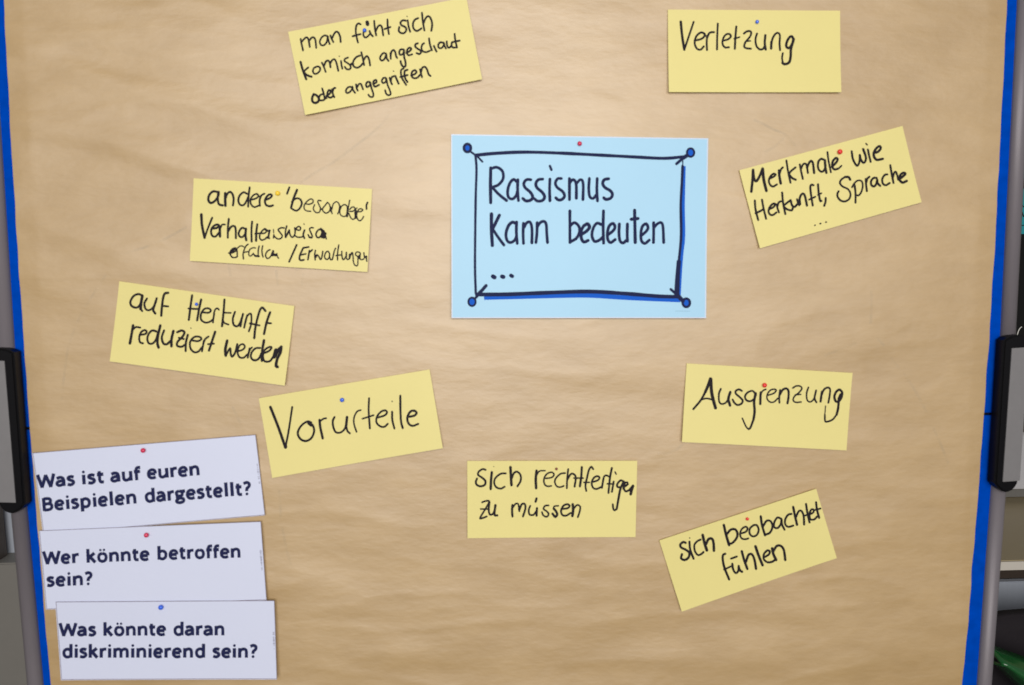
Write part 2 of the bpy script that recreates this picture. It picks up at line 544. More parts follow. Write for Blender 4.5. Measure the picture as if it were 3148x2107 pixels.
INK['vorurteile'] = (780, 1120, 3.905, 24, """
32|200,515 290,740 380,990
40|378,960 384,995
24|382,1000 420,800 462,515
26|690,700 640,690 570,740 530,820 555,890 620,922 690,890 725,810 712,740 670,700
34|658,708 690,735
28|790,670 800,760 830,890
22|795,685 840,655 870,650
24|970,635 950,680 955,750 985,815 1040,820 1090,780 1115,700
30|1120,635 1110,740
24|1110,740 1125,800 1155,830
20|1285,552 1240,570 1205,640 1205,720 1235,812
24|1385,410 1380,560 1395,770
20|1305,655 1370,635 1440,612
|1490,640 1570,615 1600,580 1580,555 1530,570 1480,630 1475,700 1520,745 1570,750 1610,715
|1662,570 1665,670 1690,770
14|1661,445 1664,449
26|1760,380 1762,560 1770,690 1790,765
26|1870,630 1930,615 1955,585 1930,558 1880,570 1845,640 1860,710 1910,738 1975,715""")
INK['ausgrenzung'] = (2070, 1100, 4.1105, 24, """
36|470,265 440,350 400,440
28|420,400 350,530 250,648
40|475,270 485,450 530,635
22|355,530 420,515 490,530
|600,395 575,460 580,560 620,585 670,560 700,500
32|720,435 695,520 715,605
26|865,420 830,402 790,420 790,455 840,500 875,540 860,580 810,598 770,570 748,530
24|1030,450 1000,420 940,440 905,490 925,540 975,550 1020,520 1045,470
32|1040,450 1020,560 1025,680 1010,780
26|1010,780 970,880 945,900
20|945,900 915,870 868,765
30|1105,440 1100,510 1098,585
20|1105,460 1130,420 1170,400
20|1200,475 1270,450 1300,415 1280,400 1230,410 1190,460 1185,520 1220,560 1270,560 1320,515
24|1350,410 1338,500 1340,570
28|1345,470 1380,410 1425,390 1455,420 1455,500 1442,575
20|1510,385 1550,360 1600,360 1625,390 1590,440 1530,490 1515,540 1550,565 1615,560
18|1540,470 1610,465
20|1708,375 1685,450 1690,530 1725,560 1770,530 1795,460
24|1805,415 1785,510 1808,565
28|1878,430 1860,555
24|1865,500 1900,410 1950,378 1980,400 1975,480 1958,570
28|2130,430 2100,405 2060,430 2035,490 2050,550 2090,550 2125,500 2135,440
44|2118,470 2095,525
28|2090,540 2080,640 2060,720
22|2060,720 2010,780 1950,805 1915,800 1912,720
14|1912,720 1922,610""")
INK['rechtfertigen'] = (1420, 1400, 4.184, 26, """
|305,190 265,180 215,215 210,255 260,290 300,330 295,380 240,400 190,380 180,340 195,300
32|385,220 375,320 370,435
10|409,147 412,149
24|565,235 500,240 435,290 415,350 440,410 500,430 550,405
34|625,155 630,270 638,385
26|640,300 670,230 715,215 755,260 755,330 715,400
32|960,200 950,310 955,425
20|965,250 1000,205 1070,200
22|1080,300 1160,285 1185,245 1150,220 1090,245 1055,310 1065,375 1100,400 1150,395
22|1330,230 1270,240 1215,290 1195,340 1220,400 1270,410 1310,395
24|1368,180 1355,300 1350,425
26|1360,310 1400,245 1440,245 1465,290 1450,405
30|1543,155 1535,280 1518,400
20|1440,295 1560,295
24|1690,180 1665,150 1635,190 1610,290 1590,390 1600,460
20|1570,350 1640,350
24|1680,345 1745,325 1770,290 1745,270 1700,290 1670,350 1685,415 1730,435 1790,410
26|1822,300 1800,420
22|1815,330 1830,275 1860,260 1890,275
26|1930,165 1905,290 1885,485
20|1870,368 1955,370
|1952,340 1930,470
18|1970,215 1985,245
26|2075,335 2040,325 2000,370 2000,405 2040,410 2070,380 2085,340
28|2075,350 2040,430 2015,550 1990,690
24|1990,690 1960,705 1945,680 1940,630
24|2090,350 2130,350
32|2090,370 2080,430
26|2080,430 2110,465 2155,445
26|2135,370 2100,400
36|2200,395 2185,440 2170,500
34|2195,405 2155,450
22|260,605 300,590 350,590 320,660 235,800 270,803 320,785
20|240,690 350,690
24|355,600 345,700 360,760 400,750 425,690 435,640
28|430,640 420,760 455,772
28|650,640 645,710 650,785
22|650,680 690,625 725,630 735,700 740,720
26|740,700 770,630 810,630 815,690 785,785
22|880,650 860,700 870,760 920,765 955,720
28|965,680 960,775
28|960,555 948,598
22|1115,645 1070,650 1050,690 1090,720 1115,755 1090,790 1045,770 1030,730
20|1240,650 1190,655 1180,685
30|1180,685 1210,720 1225,760 1200,790 1165,750
24|1290,690 1360,680 1385,650 1355,630 1305,650 1275,710 1290,765 1340,775 1400,740
32|1425,630 1430,700 1420,780
22|1435,690 1480,640 1520,660 1515,720 1490,795""")
INK['beobachtet'] = (2010, 1490, 3.9207, 26, """
28|385,705 355,695 320,725 330,760 390,790 430,830 415,885 370,910 330,890 340,840
26|430,690 440,790 480,895
14|431,644 434,647
24|565,665 525,685 490,730 495,800 530,850 570,840 600,815
34|590,610 610,700 640,795
30|630,720 660,660 700,655 720,700 725,800
32|845,490 870,600 908,730
28|880,600 930,545 985,545 1010,600 990,660 940,710 905,710
22|1055,590 1110,570 1130,530 1105,510 1060,540 1040,600 1060,650 1105,660 1140,650
24|1205,490 1160,530 1155,590 1190,625 1240,610 1265,550 1245,495 1215,488
28|1290,385 1305,490 1340,612
26|1320,500 1360,440 1410,445 1430,510 1400,580 1345,605
24|1530,410 1490,400 1455,450 1450,510 1490,525 1530,480 1540,420 1545,480 1575,545
24|1660,355 1620,365 1585,420 1585,480 1620,510 1680,495
28|1680,270 1700,370 1725,485
26|1710,400 1745,325 1780,320 1805,380 1810,480
|1835,235 1850,340 1875,455
20|1820,375 1890,345
24|1880,360 1920,335 1925,305 1900,300 1875,350 1885,415 1930,420 1965,385
26|1955,215 1965,300 1990,400
20|1925,310 2010,288
28|860,835 835,850 830,900 850,1000 905,1140
22|845,1025 930,985
26|945,955 955,1020 985,1065 1015,1040 1022,980
28|1022,990 1035,1030 1062,1050
24|930,893 1000,868
30|1060,805 1085,900 1125,1015
28|1110,930 1140,850 1180,840 1210,900 1230,1015
32|1225,745 1260,850 1308,970
26|1340,870 1385,840 1395,805 1365,795 1325,840 1325,900 1370,935 1430,925 1470,890
34|1425,770 1440,840 1470,905
30|1440,800 1480,740 1530,740 1565,790 1580,905""")
INK['rassismus'] = (1370, 400, 2.6134, 20, """
22|362,305 360,440 362,585
|362,312 410,300 455,330 462,390 425,440 370,462
|375,462 430,520 490,568
|570,415 545,398 515,430 498,490 505,540 535,555 565,530 578,490
|580,400 578,480 585,568
|685,400 650,400 628,430 640,465 680,500 700,540 680,565 645,570 620,550
|780,395 745,400 725,430 735,465 775,500 795,535 780,565 740,572 712,552
|838,395 835,480 838,570
18|838,290 850,320
|930,390 900,392 882,425 895,460 940,495 955,530 935,558 905,562 885,545
|995,390 995,480 995,560
|997,425 1020,400 1040,410 1050,450 1050,550
|1052,430 1080,400 1100,410 1106,460 1103,560
|1155,390 1150,470 1158,535 1185,550 1212,520
|1218,390 1215,480 1220,570
|1310,392 1275,400 1262,430 1280,462 1325,490 1340,520 1325,548 1290,558 1270,545
24|368,675 368,800 375,928
22|432,685 405,740 375,800
|380,800 420,860 468,925
|560,750 535,742 505,770 485,830 492,885 520,905 555,885 570,850
|570,740 568,820 575,912
|625,750 622,830 625,912
|628,785 650,748 675,740 690,770 694,830 692,908
|735,745 733,830 725,905
|735,780 760,745 790,735 808,760 812,830 818,905
|998,650 998,780 998,905
|1000,770 1035,745 1070,775 1075,820 1050,870 1000,900
22|1095,838 1135,810 1155,780 1140,755 1110,770
20|1110,768 1090,810 1090,870 1110,900 1145,888
|1255,762 1215,750 1185,790 1175,850 1195,895 1235,885 1262,860
|1268,650 1265,780 1268,910
|1300,845 1345,810 1360,780 1345,752 1315,770 1300,820 1302,880 1325,905 1362,880
|1395,755 1392,830 1400,890 1425,908 1458,880
|1460,755 1458,830 1460,895
22|1518,645 1520,780 1522,905
22|1490,718 1545,712
|1570,850 1610,815 1625,785 1610,755 1580,775 1568,830 1572,890 1600,912 1635,885
|1670,745 1670,830 1668,905
|1672,785 1700,755 1730,745 1745,780 1750,905
30|380,1177 392,1184
28|452,1177 464,1181
26|524,1169 535,1176""")
INK['rassismus_frame'] = (1370, 400, 2.6134, 22, """
22|240,203 400,188 630,178 900,185 1200,200 1500,216 1750,228 1910,216
17|240,203 248,320 242,520 238,800 236,1100 242,1310
26|250,1322 500,1320 800,1308 1150,1298 1450,1315 1700,1335 1870,1340
8|1905,225 1905,290
18|1904,290 1898,420 1888,600 1890,850 1870,1060
32|1870,1060 1860,1180 1852,1330
14|195,170 240,203
14|258,215 295,255
26|1940,205 1900,230
20|1898,235 1855,272
18|240,1350 268,1318
22|255,1325 290,1290 325,1250
28|1900,1372 1855,1325
18|1860,1330 1805,1280""")
INK['rassismus_blue'] = (1370, 400, 2.6134, 30, """
34|1912,290 1908,450 1904,620 1906,850 1890,1000 1878,1150 1866,1350
36|308,1347 600,1340 900,1332 1150,1330 1400,1345 1600,1355 1880,1366""")

# ------------------------------------------------------------------ room behind the board (a few strips show past its edges)
M['wall'] = mat('beige_wall_paint', (0.40, 0.34, 0.22, 1), 0.8, noise_amt=0.04, scale=5, bump=0.1)
M['floor'] = mat('grey_floor', (0.16, 0.155, 0.15, 1), 0.6, noise_amt=0.15, scale=20)
M['lam'] = mat('white_desk_laminate', (0.66, 0.62, 0.55, 1), 0.45)
M['sand'] = mat('sand_desk_laminate', (0.42, 0.35, 0.215, 1), 0.5, noise_amt=0.03, scale=40)
M['bluegrey'] = mat('blue_grey_panel_paint', (0.44, 0.48, 0.55, 1), 0.5, noise_amt=0.08, scale=9, stretch=(8,1,1))
M['brown'] = mat('dark_brown_wood', (0.05, 0.035, 0.025, 1), 0.5, noise_amt=0.3, scale=30)
M['pale'] = mat('pale_grey_plastic', (0.52, 0.52, 0.55, 1), 0.45, noise_amt=0.03, scale=20)
M['greyband'] = mat('dark_grey_trim', (0.17, 0.165, 0.155, 1), 0.55)
M['matblack'] = mat('matt_black_board', (0.008, 0.008, 0.008, 1), 0.75, spec=0.2)
M['teal'] = mat('teal_paper', (0.012, 0.30, 0.34, 1), 0.6, noise_amt=0.05, scale=12)
M['seatblack'] = mat('black_upholstery', (0.018, 0.015, 0.018, 1), 0.85, spec=0.2, noise_amt=0.2, scale=300)
M['green'] = mat('green_moulded_plastic', (0.005, 0.09, 0.018, 1), 0.25, coat=0.4)
M['cable'] = mat('white_cable_sheath', (0.75, 0.75, 0.70, 1), 0.5)

tag(pydata('floor', [(-6,-5,0),(7,-5,0),(7,3.2,0),(-6,3.2,0)], [(0,1,2,3)], M['floor']), kind='structure')
YW = 1.20
tag(box('back_wall', -6, 7, YW, YW+0.12, 0.0, 2.9, M['wall']), kind='structure')

def zrow(py, Y, px=3145): return at(px, py, Y).z
# desk along the wall on the right
YD = 0.70
zt = zrow(1725, YD); zb = zrow(1752, YD); zg = zrow(1777, YD+0.03); xd0 = 0.95; xd1 = 2.6
desk = tag(empty('desk', (1.7, YD+0.25, 0)), 'desk with sand coloured top and white front edge, seen past the board on the right', 'desk')
box('desk_top', xd0, xd1, YD+0.004, YW-0.012, zb+0.003, zt, M['sand'], desk, 0.002)
box('front_edge', xd0-0.001, xd1+0.001, YD-0.002, YD+0.003, zb, zt-0.001, M['lam'], desk, 0.001)
box('shadow_rail', xd0+0.02, xd1-0.02, YD+0.03, YD+0.05, zg, zb+0.002, M['brown'], desk)  # dark strip painted in for the shaded recess under the desk edge
for k in range(3):
    x = xd0+0.03+k*0.52
    d = box('drawer_front', x, x+0.515, YD+0.012, YD+0.03, 0.12, zg-0.001, M['bluegrey'], desk, 0.0015)
    box('handle', x+0.2, x+0.32, YD-0.006, YD+0.011, zg-0.26, zg-0.245, M['plate'], d, 0.002)
box('carcass', xd0+0.02, xd1-0.02, YD+0.052, YW-0.02, 0.02, zb-0.001, M['greyband'], desk)
YU = YW-0.03
zu0 = zrow(1542, YU); zu1 = zrow(1493, YU); zp1 = zrow(1315, YU-0.04)
tag(box('desk_upstand', xd0, xd1, YU, YW-0.002, zt+0.001, zu1, M['greyband'], None, 0.002), 'dark grey upstand strip along the wall above the sand desk top', 'trim')
tag(box('grey_panel', xd0+0.1, xd1-0.1, YU-0.04, YU-0.004, zu1+0.001, zp1, M['pale'], None, 0.004), 'pale grey upright panel behind the right hinge cover, above the desk', 'panel')
tag(box('wall_shelf', xd0, xd1, YU-0.12, YW-0.002, zp1+0.004, zp1+0.022, M['brown'], None, 0.002), 'thin dark brown shelf above the pale grey panel', 'shelf')
# black notice board with teal papers
bb = tag(empty('notice_board', (1.7, YW-0.03, zp1+0.03)), 'matt black notice board on the wall behind the right edge', 'notice board')
box('board_surface', xd0, xd1, YW-0.030, YW-0.002, zp1+0.026, 2.05, M['matblack'], bb)
box('board_frame', xd0-0.025, xd0, YW-0.038, YW-0.002, zp1+0.026, 2.05, M['black'], bb, 0.003)
YP = YW-0.032
def paper_rect(name, a, b, m, lab):
    p, q = at(*a, YP), at(*b, YP)
    o = box(name, p.x-0.03, q.x+0.22, YP-0.0006, YP, q.z, p.z, m)
    return tag(o, lab, 'paper')
tp = paper_rect('teal_paper', (3138, 581), (3148, 720), M['teal'], 'lower teal paper with black writing, on the black notice board at right')
paper_rect('teal_paper', (3143, 476), (3148, 549), M['teal'], 'upper teal paper above the one with writing, on the black notice board')
rb = Ribbons()
for w, pts in ((4, [(3140,646),(3140,671)]), (4, [(3140,648),(3146,664),(3149,666)]), (3, [(3143,632),(3148,637)]), (2.6, [(3137,690),(3143,694),(3150,692)]),
               (5, [(3152,650),(3152,668)])):
    rb.add(pts, w)
rb.build('writing', lambda v, l: at(v.x, v.y, YP-0.0010-0.00001*l), M['ink'], tp)
# loose white cable in front of the black board
pts = smooth_path([at(3141,1005,1.0), at(3134,1012,1.0), at(3129,1024,1.0), at(3127,1038,1.0), at(3130,1070,1.0), at(3140,1120,1.02), at(3150,1180,1.05)], 5)
def tube(name, pts, r, m, parent=None, n=8):
    vs = []; fs = []
    for i, p in enumerate(pts):
        t = (pts[min(i+1, len(pts)-1)]-pts[max(i-1, 0)]).normalized()
        u = t.cross(Vector((0,1,0))) ; u = u.normalized() if u.length > .01 else Vector((1,0,0)); w = t.cross(u)
        for k in range(n):
            a = 2*math.pi*k/n; vs.append(p+u*math.cos(a)*r+w*math.sin(a)*r)
    for i in range(len(pts)-1):
        for k in range(n): fs.append((i*n+k, i*n+(k+1) % n, (i+1)*n+(k+1) % n, (i+1)*n+k))
    fs.append(tuple(range(n))[::-1]); fs.append(tuple(range((len(pts)-1)*n, len(pts)*n)))
    return pydata(name, vs, fs, m, parent, smooth=True)
tag(tube('cable', pts, 0.0012, M['cable']), 'thin white cable end curling just above the right hinge cover', 'cable')
# chair in front of the desk
YC = 0.42
ztop = zrow(1876, YC+0.085, 3100)
chair = tag(empty('chair', (1.30, YC+0.05, 0)), 'chair with black backrest and glossy green plastic shell at lower right', 'chair')
nx, nz_ = 14, 10; H = 0.30; rows = []; bm = bmesh.new()
xc = at(3120,1900,YC).x + 0.25; W2 = 0.31
for side in (0, 1):
    g = []
    for j in range(nz_+1):
        r = []
        for i in range(nx+1):
            u = i/nx*2-1; v = j/nz_
            x = xc+u*W2*(1-0.04*v**3); z = ztop-H+v*H - 0.02*max(0, abs(u)-0.6)**2*v*3
            y = YC + 0.03 + 0.015*(1-u*u) + side*0.03 + 0.02*v
            r.append(bm.verts.new((x, y, z)))
        g.append(r)
    rows.append(g)
for g, fl_ in ((rows[0], 1), (rows[1], 0)):
    for j in range(nz_):
        for i in range(nx):
            q = (g[j][i], g[j][i+1], g[j+1][i+1], g[j+1][i]); bm.faces.new(q if fl_ else q[::-1])
a, b = rows
for j in range(nz_):
    bm.faces.new((a[j][0], a[j+1][0], b[j+1][0], b[j][0])); bm.faces.new((a[j][nx], b[j][nx], b[j+1][nx], a[j+1][nx]))
for i in range(nx):
    bm.faces.new((a[nz_][i], a[nz_][i+1], b[nz_][i+1], b[nz_][i])); bm.faces.new((a[0][i], b[0][i], b[0][i+1], a[0][i+1]))
bm_obj('backrest', bm, M['seatblack'], chair, True)
# green shell: a curved band sweeping down to the right in front of the backrest's lower half
vs = []; fs = []; NS, NT = 22, 8
for i in range(NS+1):
    s_ = i/NS
    for j in range(NT+1):
        t = j/NT; ang = math.pi*(t-0.5)
        top = at(3046+s_*330, 1990+s_*95, YC-0.03); bot = at(3046+s_*330, 2046+max(0, s_-0.05)*330, YC-0.03)
        p = top.lerp(bot, t); vs.append(Vector((p.x, YC-0.012-0.05*math.cos(ang)-0.05*s_, p.z)))
for i in range(NS):
    for j in range(NT):
        k = i*(NT+1)+j; fs.append((k, k+1, k+NT+2, k+NT+1))
sh = pydata('seat_shell', vs, fs, M['green'], chair, True)
sm = sh.modifiers.new('thickness', 'SOLIDIFY'); sm.thickness = 0.005
box('seat', xc-0.24, xc+0.26, YC-0.42, YC+0.02, 0.43, 0.47, M['seatblack'], chair, 0.015, 3)
tube('leg', [Vector((xc, YC-0.2, 0.43)), Vector((xc, YC-0.2, 0.08))], 0.025, M['black'], chair)
for k in range(5):
    a_ = k*2*math.pi/5
    tube('foot', [Vector((xc, YC-0.2, 0.09)), Vector((xc+0.28*math.cos(a_), YC-0.2+0.28*math.sin(a_), 0.03))], 0.016, M['black'], chair)
tube('back_post', [Vector((xc, YC+0.06, 0.44)), Vector((xc, YC+0.075, ztop-0.2))], 0.018, M['black'], chair)
# left side: dark post, blue-grey panel, tan cabinet
YL = 1.0
p0, p1 = at(-60, 1560, YL), at(22, 1730, YL)
zc = at(20, 1732, YL-0.053).z
tag(box('cabinet', -2.4, -0.80, YL-0.053, YW-0.01, 0.02, zc, mat('tan_cabinet_laminate', (0.22,0.21,0.19,1), 0.5, noise_amt=0.03, scale=30), None, 0.003), 'low tan cabinet standing behind the lower left edge', 'cabinet')
xa = at(10, 1581, YL).x; xb = at(24, 1728, YL).x
pb = extrude_outline('wooden_post', [(xa-0.16, zc+0.001), (xb, zc+0.001), (xa, at(10,1581,YL).z), (xa-0.012, 2.3), (xa-0.16, 2.3)], YL-0.05, YL+0.0, mat('dark_walnut', (0.06,0.045,0.035,1), 0.5, noise_amt=0.3, scale=25))
tag(pb, 'dark brown post standing on the cabinet at far left', 'post')
tag(box('blue_grey_panel', xa-0.1, -0.62, YL+0.02, YL+0.05, zc-0.3, 1.62, M['bluegrey'], None, 0.003), 'blue grey panel between the dark post and the board frame, lower left', 'panel')

# ------------------------------------------------------------------ pinboard
TOP, BOT = EYE+0.568, EYE-0.932
SEAM = at(3045, 1273).z
board = tag(empty('pinboard', (0.055, 0.0, 0.0)), 'folding pinboard in blue felt with aluminium frame and black hinge covers', 'pinboard')
def felt(z0, z1, xl0, xl1, xr0, xr1):
    vs = [(xl0, 0, z0), (xr0, 0, z0), (xr1, 0, z1), (xl1, 0, z1)]
    vs += [(x, 0.012, z) for x, _, z in vs]
    return pydata('felt_panel', vs, [(0,1,2,3),(7,6,5,4),(0,4,5,1),(1,5,6,2),(2,6,7,3),(3,7,4,0)], M['felt'], board)
FL, FR = -0.5335, 0.6453          # inner edges of the frame, upper half
FLB, FRB = -0.513, 0.629          # at the foot of the lower half
gap = 0.0018
felt(SEAM+gap, TOP-0.02, FL-0.005, FL-0.005, FR+0.005, FR+0.005)
felt(BOT+0.02, SEAM-gap, FLB-0.006, FL-0.003, FRB+0.006, FR+0.003)
box('seam_strip', FL-0.004, FR+0.004, 0.004, 0.011, SEAM-0.004, SEAM+0.004, M['gap'], board)
box('back_panel', FL, FR, 0.013, 0.016, BOT+0.02, TOP-0.02, M['alu'], board)
def profile(xi0, z0, xi1, z1, side, name='frame_post'):
    """rounded aluminium edge profile; inner edge at xi, side = +1 right, -1 left"""
    prof = [(0.0, 0.004), (0.0, -0.0015), (0.0008, -0.0035), (0.0025, -0.0055), (0.005, -0.0072), (0.008, -0.0080), (0.0115, -0.0080), (0.0145, -0.0068), (0.0170, -0.0045), (0.0185, -0.0010), (0.0192, 0.004), (0.0192, 0.014), (0.016, 0.020), (0.004, 0.020), (0.0, 0.014)]
    vs = []; n = len(prof)
    for xi, z in ((xi0, z0), (xi1, z1)):
        for u, y in prof: vs.append((xi+side*u, y, z))
    fs = []
    for k in range(n):
        q = (k, (k+1) % n, n+(k+1) % n, n+k); fs.append(q if side < 0 else q[::-1])
    fs.append(tuple(range(n))); fs.append(tuple(range(n, 2*n))[::-1])
    o = pydata(name, vs, fs, M['alu'], board, smooth=False)
    for p in o.data.polygons: p.use_smooth = len(p.vertices) == 4
    return o
for s_, a_, b_ in ((1, FR, FRB), (-1, FL, FLB)):
    profile(a_, SEAM+0.001, a_, TOP, s_); profile(b_, BOT, a_, SEAM-0.001, s_)
box('top_rail', FL, FR, -0.008, 0.018, TOP-0.02, TOP, M['alu'], board, 0.003)
box('bottom_rail', FLB, FRB, -0.008, 0.018, BOT, BOT+0.02, M['alu'], board, 0.003)
for s_, x in ((-1, FLB), (1, FRB)):
    box('leg', x-0.015, x+0.015, -0.004, 0.024, 0.05, BOT-0.001, M['alu'], board, 0.004)
    f = box('foot', x-0.02, x+0.02, -0.24, 0.26, 0.02, 0.049, M['black'], board, 0.006)

# hinge covers: black plastic body with a silver plate let into the front
def cover(side, inner_top, inner_bot, top_z, bot_z, plate_in_top, plate_in_bot, width, Yf):
    """all x values measured on the front plane Yf"""
    pts = []
    it, ib = inner_top, inner_bot
    xo = lambda z: (it.x + (ib.x-it.x)*(it.z-z)/(it.z-ib.z)) + side*width
    pts.append((ib.x, ib.z)); pts.append((it.x, it.z))
    pts += [(it.x+side*width*0.16, it.z+(top_z-it.z)*0.5), (it.x+side*width*0.35, it.z+(top_z-it.z)*0.86), (it.x+side*width*0.6, top_z), (xo(top_z)-side*0.006, top_z-0.001), (xo(it.z), it.z-0.002)]
    zb_ = bot_z
    pts += [(ib.x+side*width*f, ib.z-(ib.z-zb_)*d) for f, d in ((1.0,-0.25),(0.97,0.1),(0.90,0.45),(0.78,0.78),(0.62,0.97),(0.48,1.0),(0.34,0.86),(0.18,0.55))]
    if side < 0: pts = pts[::-1]
    o = extrude_outline('hinge_cover', pts, Yf, -0.0035, M['black'], board, 0.0022)
    a_, b_ = plate_in_top, plate_in_bot
    x1t, x1b = xo(a_.z)+side*0.0004, xo(b_.z)+side*0.0004
    q = [(b_.x, b_.z), (x1b, b_.z+0.001), (x1t, a_.z+0.001), (a_.x, a_.z)]
    if side > 0: q = q[::-1]
    extrude_outline('cover_plate', q, Yf-0.0012, Yf+0.002, M['plate'], o)
    return o
YF = -0.018
def fix(o):   # plate was placed in world coordinates under a body whose own origin is the board's
    for c in o.children:
        c.matrix_parent_inverse = Matrix.Identity(4)
    return o
oR = fix(cover(1, at(3087, 1047, YF), at(3059, 1487, YF), at(3119, 1030, YF).z, at(3085, 1515, YF).z, at(3109, 1071, YF), at(3081, 1481, YF), 0.0300, YF))
oL = fix(cover(-1, at(41, 1084, YF), at(76, 1552, YF), at(10, 1070, YF).z, at(38, 1580, YF).z, at(15, 1110, YF), at(50, 1545, YF), 0.0300, YF))

# ------------------------------------------------------------------ brown paper
LP = [(15+0.0471*y+1.009e-5*y*y, y) for y in range(0, 2120, 60)]
RP = [(3092-0.03906*y-1.255e-5*y*y, y) for y in range(0, 2120, 60)]
LW = sorted([(at(*p).z, at(*p).x) for p in LP]); RW = sorted([(at(*p).z, at(*p).x) for p in RP])
def interp(T, z):
    if z <= T[0][0]: return T[0][1]
    for (z0, x0), (z1, x1) in zip(T, T[1:]):
        if z <= z1: return x0+(x1-x0)*(z-z0)/(z1-z0)
    return T[-1][1]
def paper_y(x, z):
    n1 = noise.noise(Vector((x*2.6+3, 1.7, z*9.0)))
    n2 = noise.noise(Vector((x*7.5, 5.1, z*26.0+2*x)))
    n3 = noise.noise(Vector((x*22, 9.3, z*60.0)))
    # stronger creases near the upper left and along the bottom
    up = max(0, 1-((x+0.40)**2/0.06+(z-1.53)**2/0.05)); lo = max(0, (1.02-z)/0.3)
    cr = 1-abs(noise.noise(Vector((x*3.2+z*2.0, 2.2, z*8.0+x*1.5))))*2
    edge = min(1, max(0, min(x+0.53, 0.64-x)/0.03))
    wx = x + 0.03*noise.noise(Vector((x*3, 8, z*3))); wz = z + 0.012*noise.noise(Vector((x*5, 4, z*6)))
    n4 = noise.noise(Vector((wx*4.6, 11.3, wz*19.0)))
    n5 = noise.noise(Vector((wx*13, 2.9, wz*40.0+x*6)))
    r4 = (1-abs(noise.noise(Vector((wx*5.5, 6.6, wz*24.0))))*2.4)          # sharper crests
    h = 0.0018 + 0.0012*n1 + 0.0016*n4*(0.7+0.7*lo+0.9*up) + 0.0008*n2*(0.8+0.8*lo+0.9*up) + 0.0008*max(0, r4)**2*(0.5+0.7*lo+0.9*up) + 0.00034*n5*(0.8+0.8*lo+0.3*up) + 0.00012*n3 + 0.0018*max(0, cr-0.5)*(0.3+1.6*up+0.4*lo)
    return -(0.0006 + min(0.0046, max(0.0, h))*(0.35+0.65*edge))
NX, NZ = 300, 380
zt_, zb_ = TOP-0.025, BOT+0.03
vs = []
for j in range(NZ+1):
    z = zb_+(zt_-zb_)*j/NZ
    xl = interp(LW, z)+0.0006*noise.noise(Vector((0, 3, z*40))); xr = interp(RW, z)+0.0010*noise.noise(Vector((7, 3, z*28)))
    for i in range(NX+1):
        x = xl+(xr-xl)*i/NX; vs.append((x, paper_y(x, z), z))
fs = [(j*(NX+1)+i, j*(NX+1)+i+1, (j+1)*(NX+1)+i+1, (j+1)*(NX+1)+i) for j in range(NZ) for i in range(NX)]
paper = tag(pydata('brown_paper', vs, fs, M['kraft'], None, True), 'large sheet of wrinkled brown kraft paper covering the blue pinboard', 'paper')

# faint blue-grey lines pressed through the paper
fm = bpy.data.materials.new('faint_blue_grey_line'); fm.use_nodes = True
nt = fm.node_tree; pb_ = nt.nodes['Principled BSDF']; pb_.inputs['Base Color'].default_value = (0.26, 0.33, 0.34, 1); pb_.inputs['Roughness'].default_value = 0.6
nz1 = nt.nodes.new('ShaderNodeTexNoise'); nz1.inputs['Scale'].default_value = 60
mr = nt.nodes.new('ShaderNodeMapRange'); mr.inputs[1].default_value = 0.35; mr.inputs[2].default_value = 0.75; mr.inputs[3].default_value = 0.0; mr.inputs[4].default_value = 0.09
tcc = nt.nodes.new('ShaderNodeTexCoord'); nt.links.new(tcc.outputs['Object'], nz1.inputs['Vector'])
nt.links.new(nz1.outputs[0], mr.inputs[0]); nt.links.new(mr.outputs[0], pb_.inputs['Alpha'])
def zr(x0, y0, s, pts): return [(x0+x/s, y0+y/s) for x, y in pts]
faint = [zr(900,250,2.613,[(820,190),(730,330),(600,450),(480,540),(320,660),(180,740),(60,820)]),
 [(578,699),(480,750),(390,779)], [(329,846),(280,920),(245,980),(215,1060),(200,1140),(192,1230)],
 zr(2250,370,3.825,[(250,0),(330,30),(480,110),(620,170),(740,310)]), zr(2250,370,3.825,[(620,200),(500,310),(380,380),(200,490)]),
 zr(2300,900,2.614,[(985,-20),(982,120),(975,250)]), zr(2300,900,2.614,[(990,330),(1040,380),(1085,425)]),
 zr(2300,900,2.614,[(1140,520),(1220,620),(1300,730),(1370,850),(1430,960)]), zr(2300,900,2.614,[(1480,1080),(1550,1240),(1600,1370)]),
 [(715,1250),(735,1290),(750,1330)], [(860,1505),(866,1600),(880,1680),(895,1735)], [(700,800),(712,850)], [(850,830),(857,880)],[(910,830),(1000,812)],[(935,840),(930,880)],
 zr(2300,900,2.614,[(600,505),(740,455),(860,400)]), [(2105,1360),(2070,1385),(2020,1395)]]
def on_paper(v, lev):
    p = at(v.x, v.y, -0.001); return Vector((p.x, paper_y(p.x, p.z)-0.00035, p.z))
for f in faint:
    rb = Ribbons(); rb.add(f, 8.0, caps=False, n=8); rb.build('faint_line', on_paper, fm, paper)

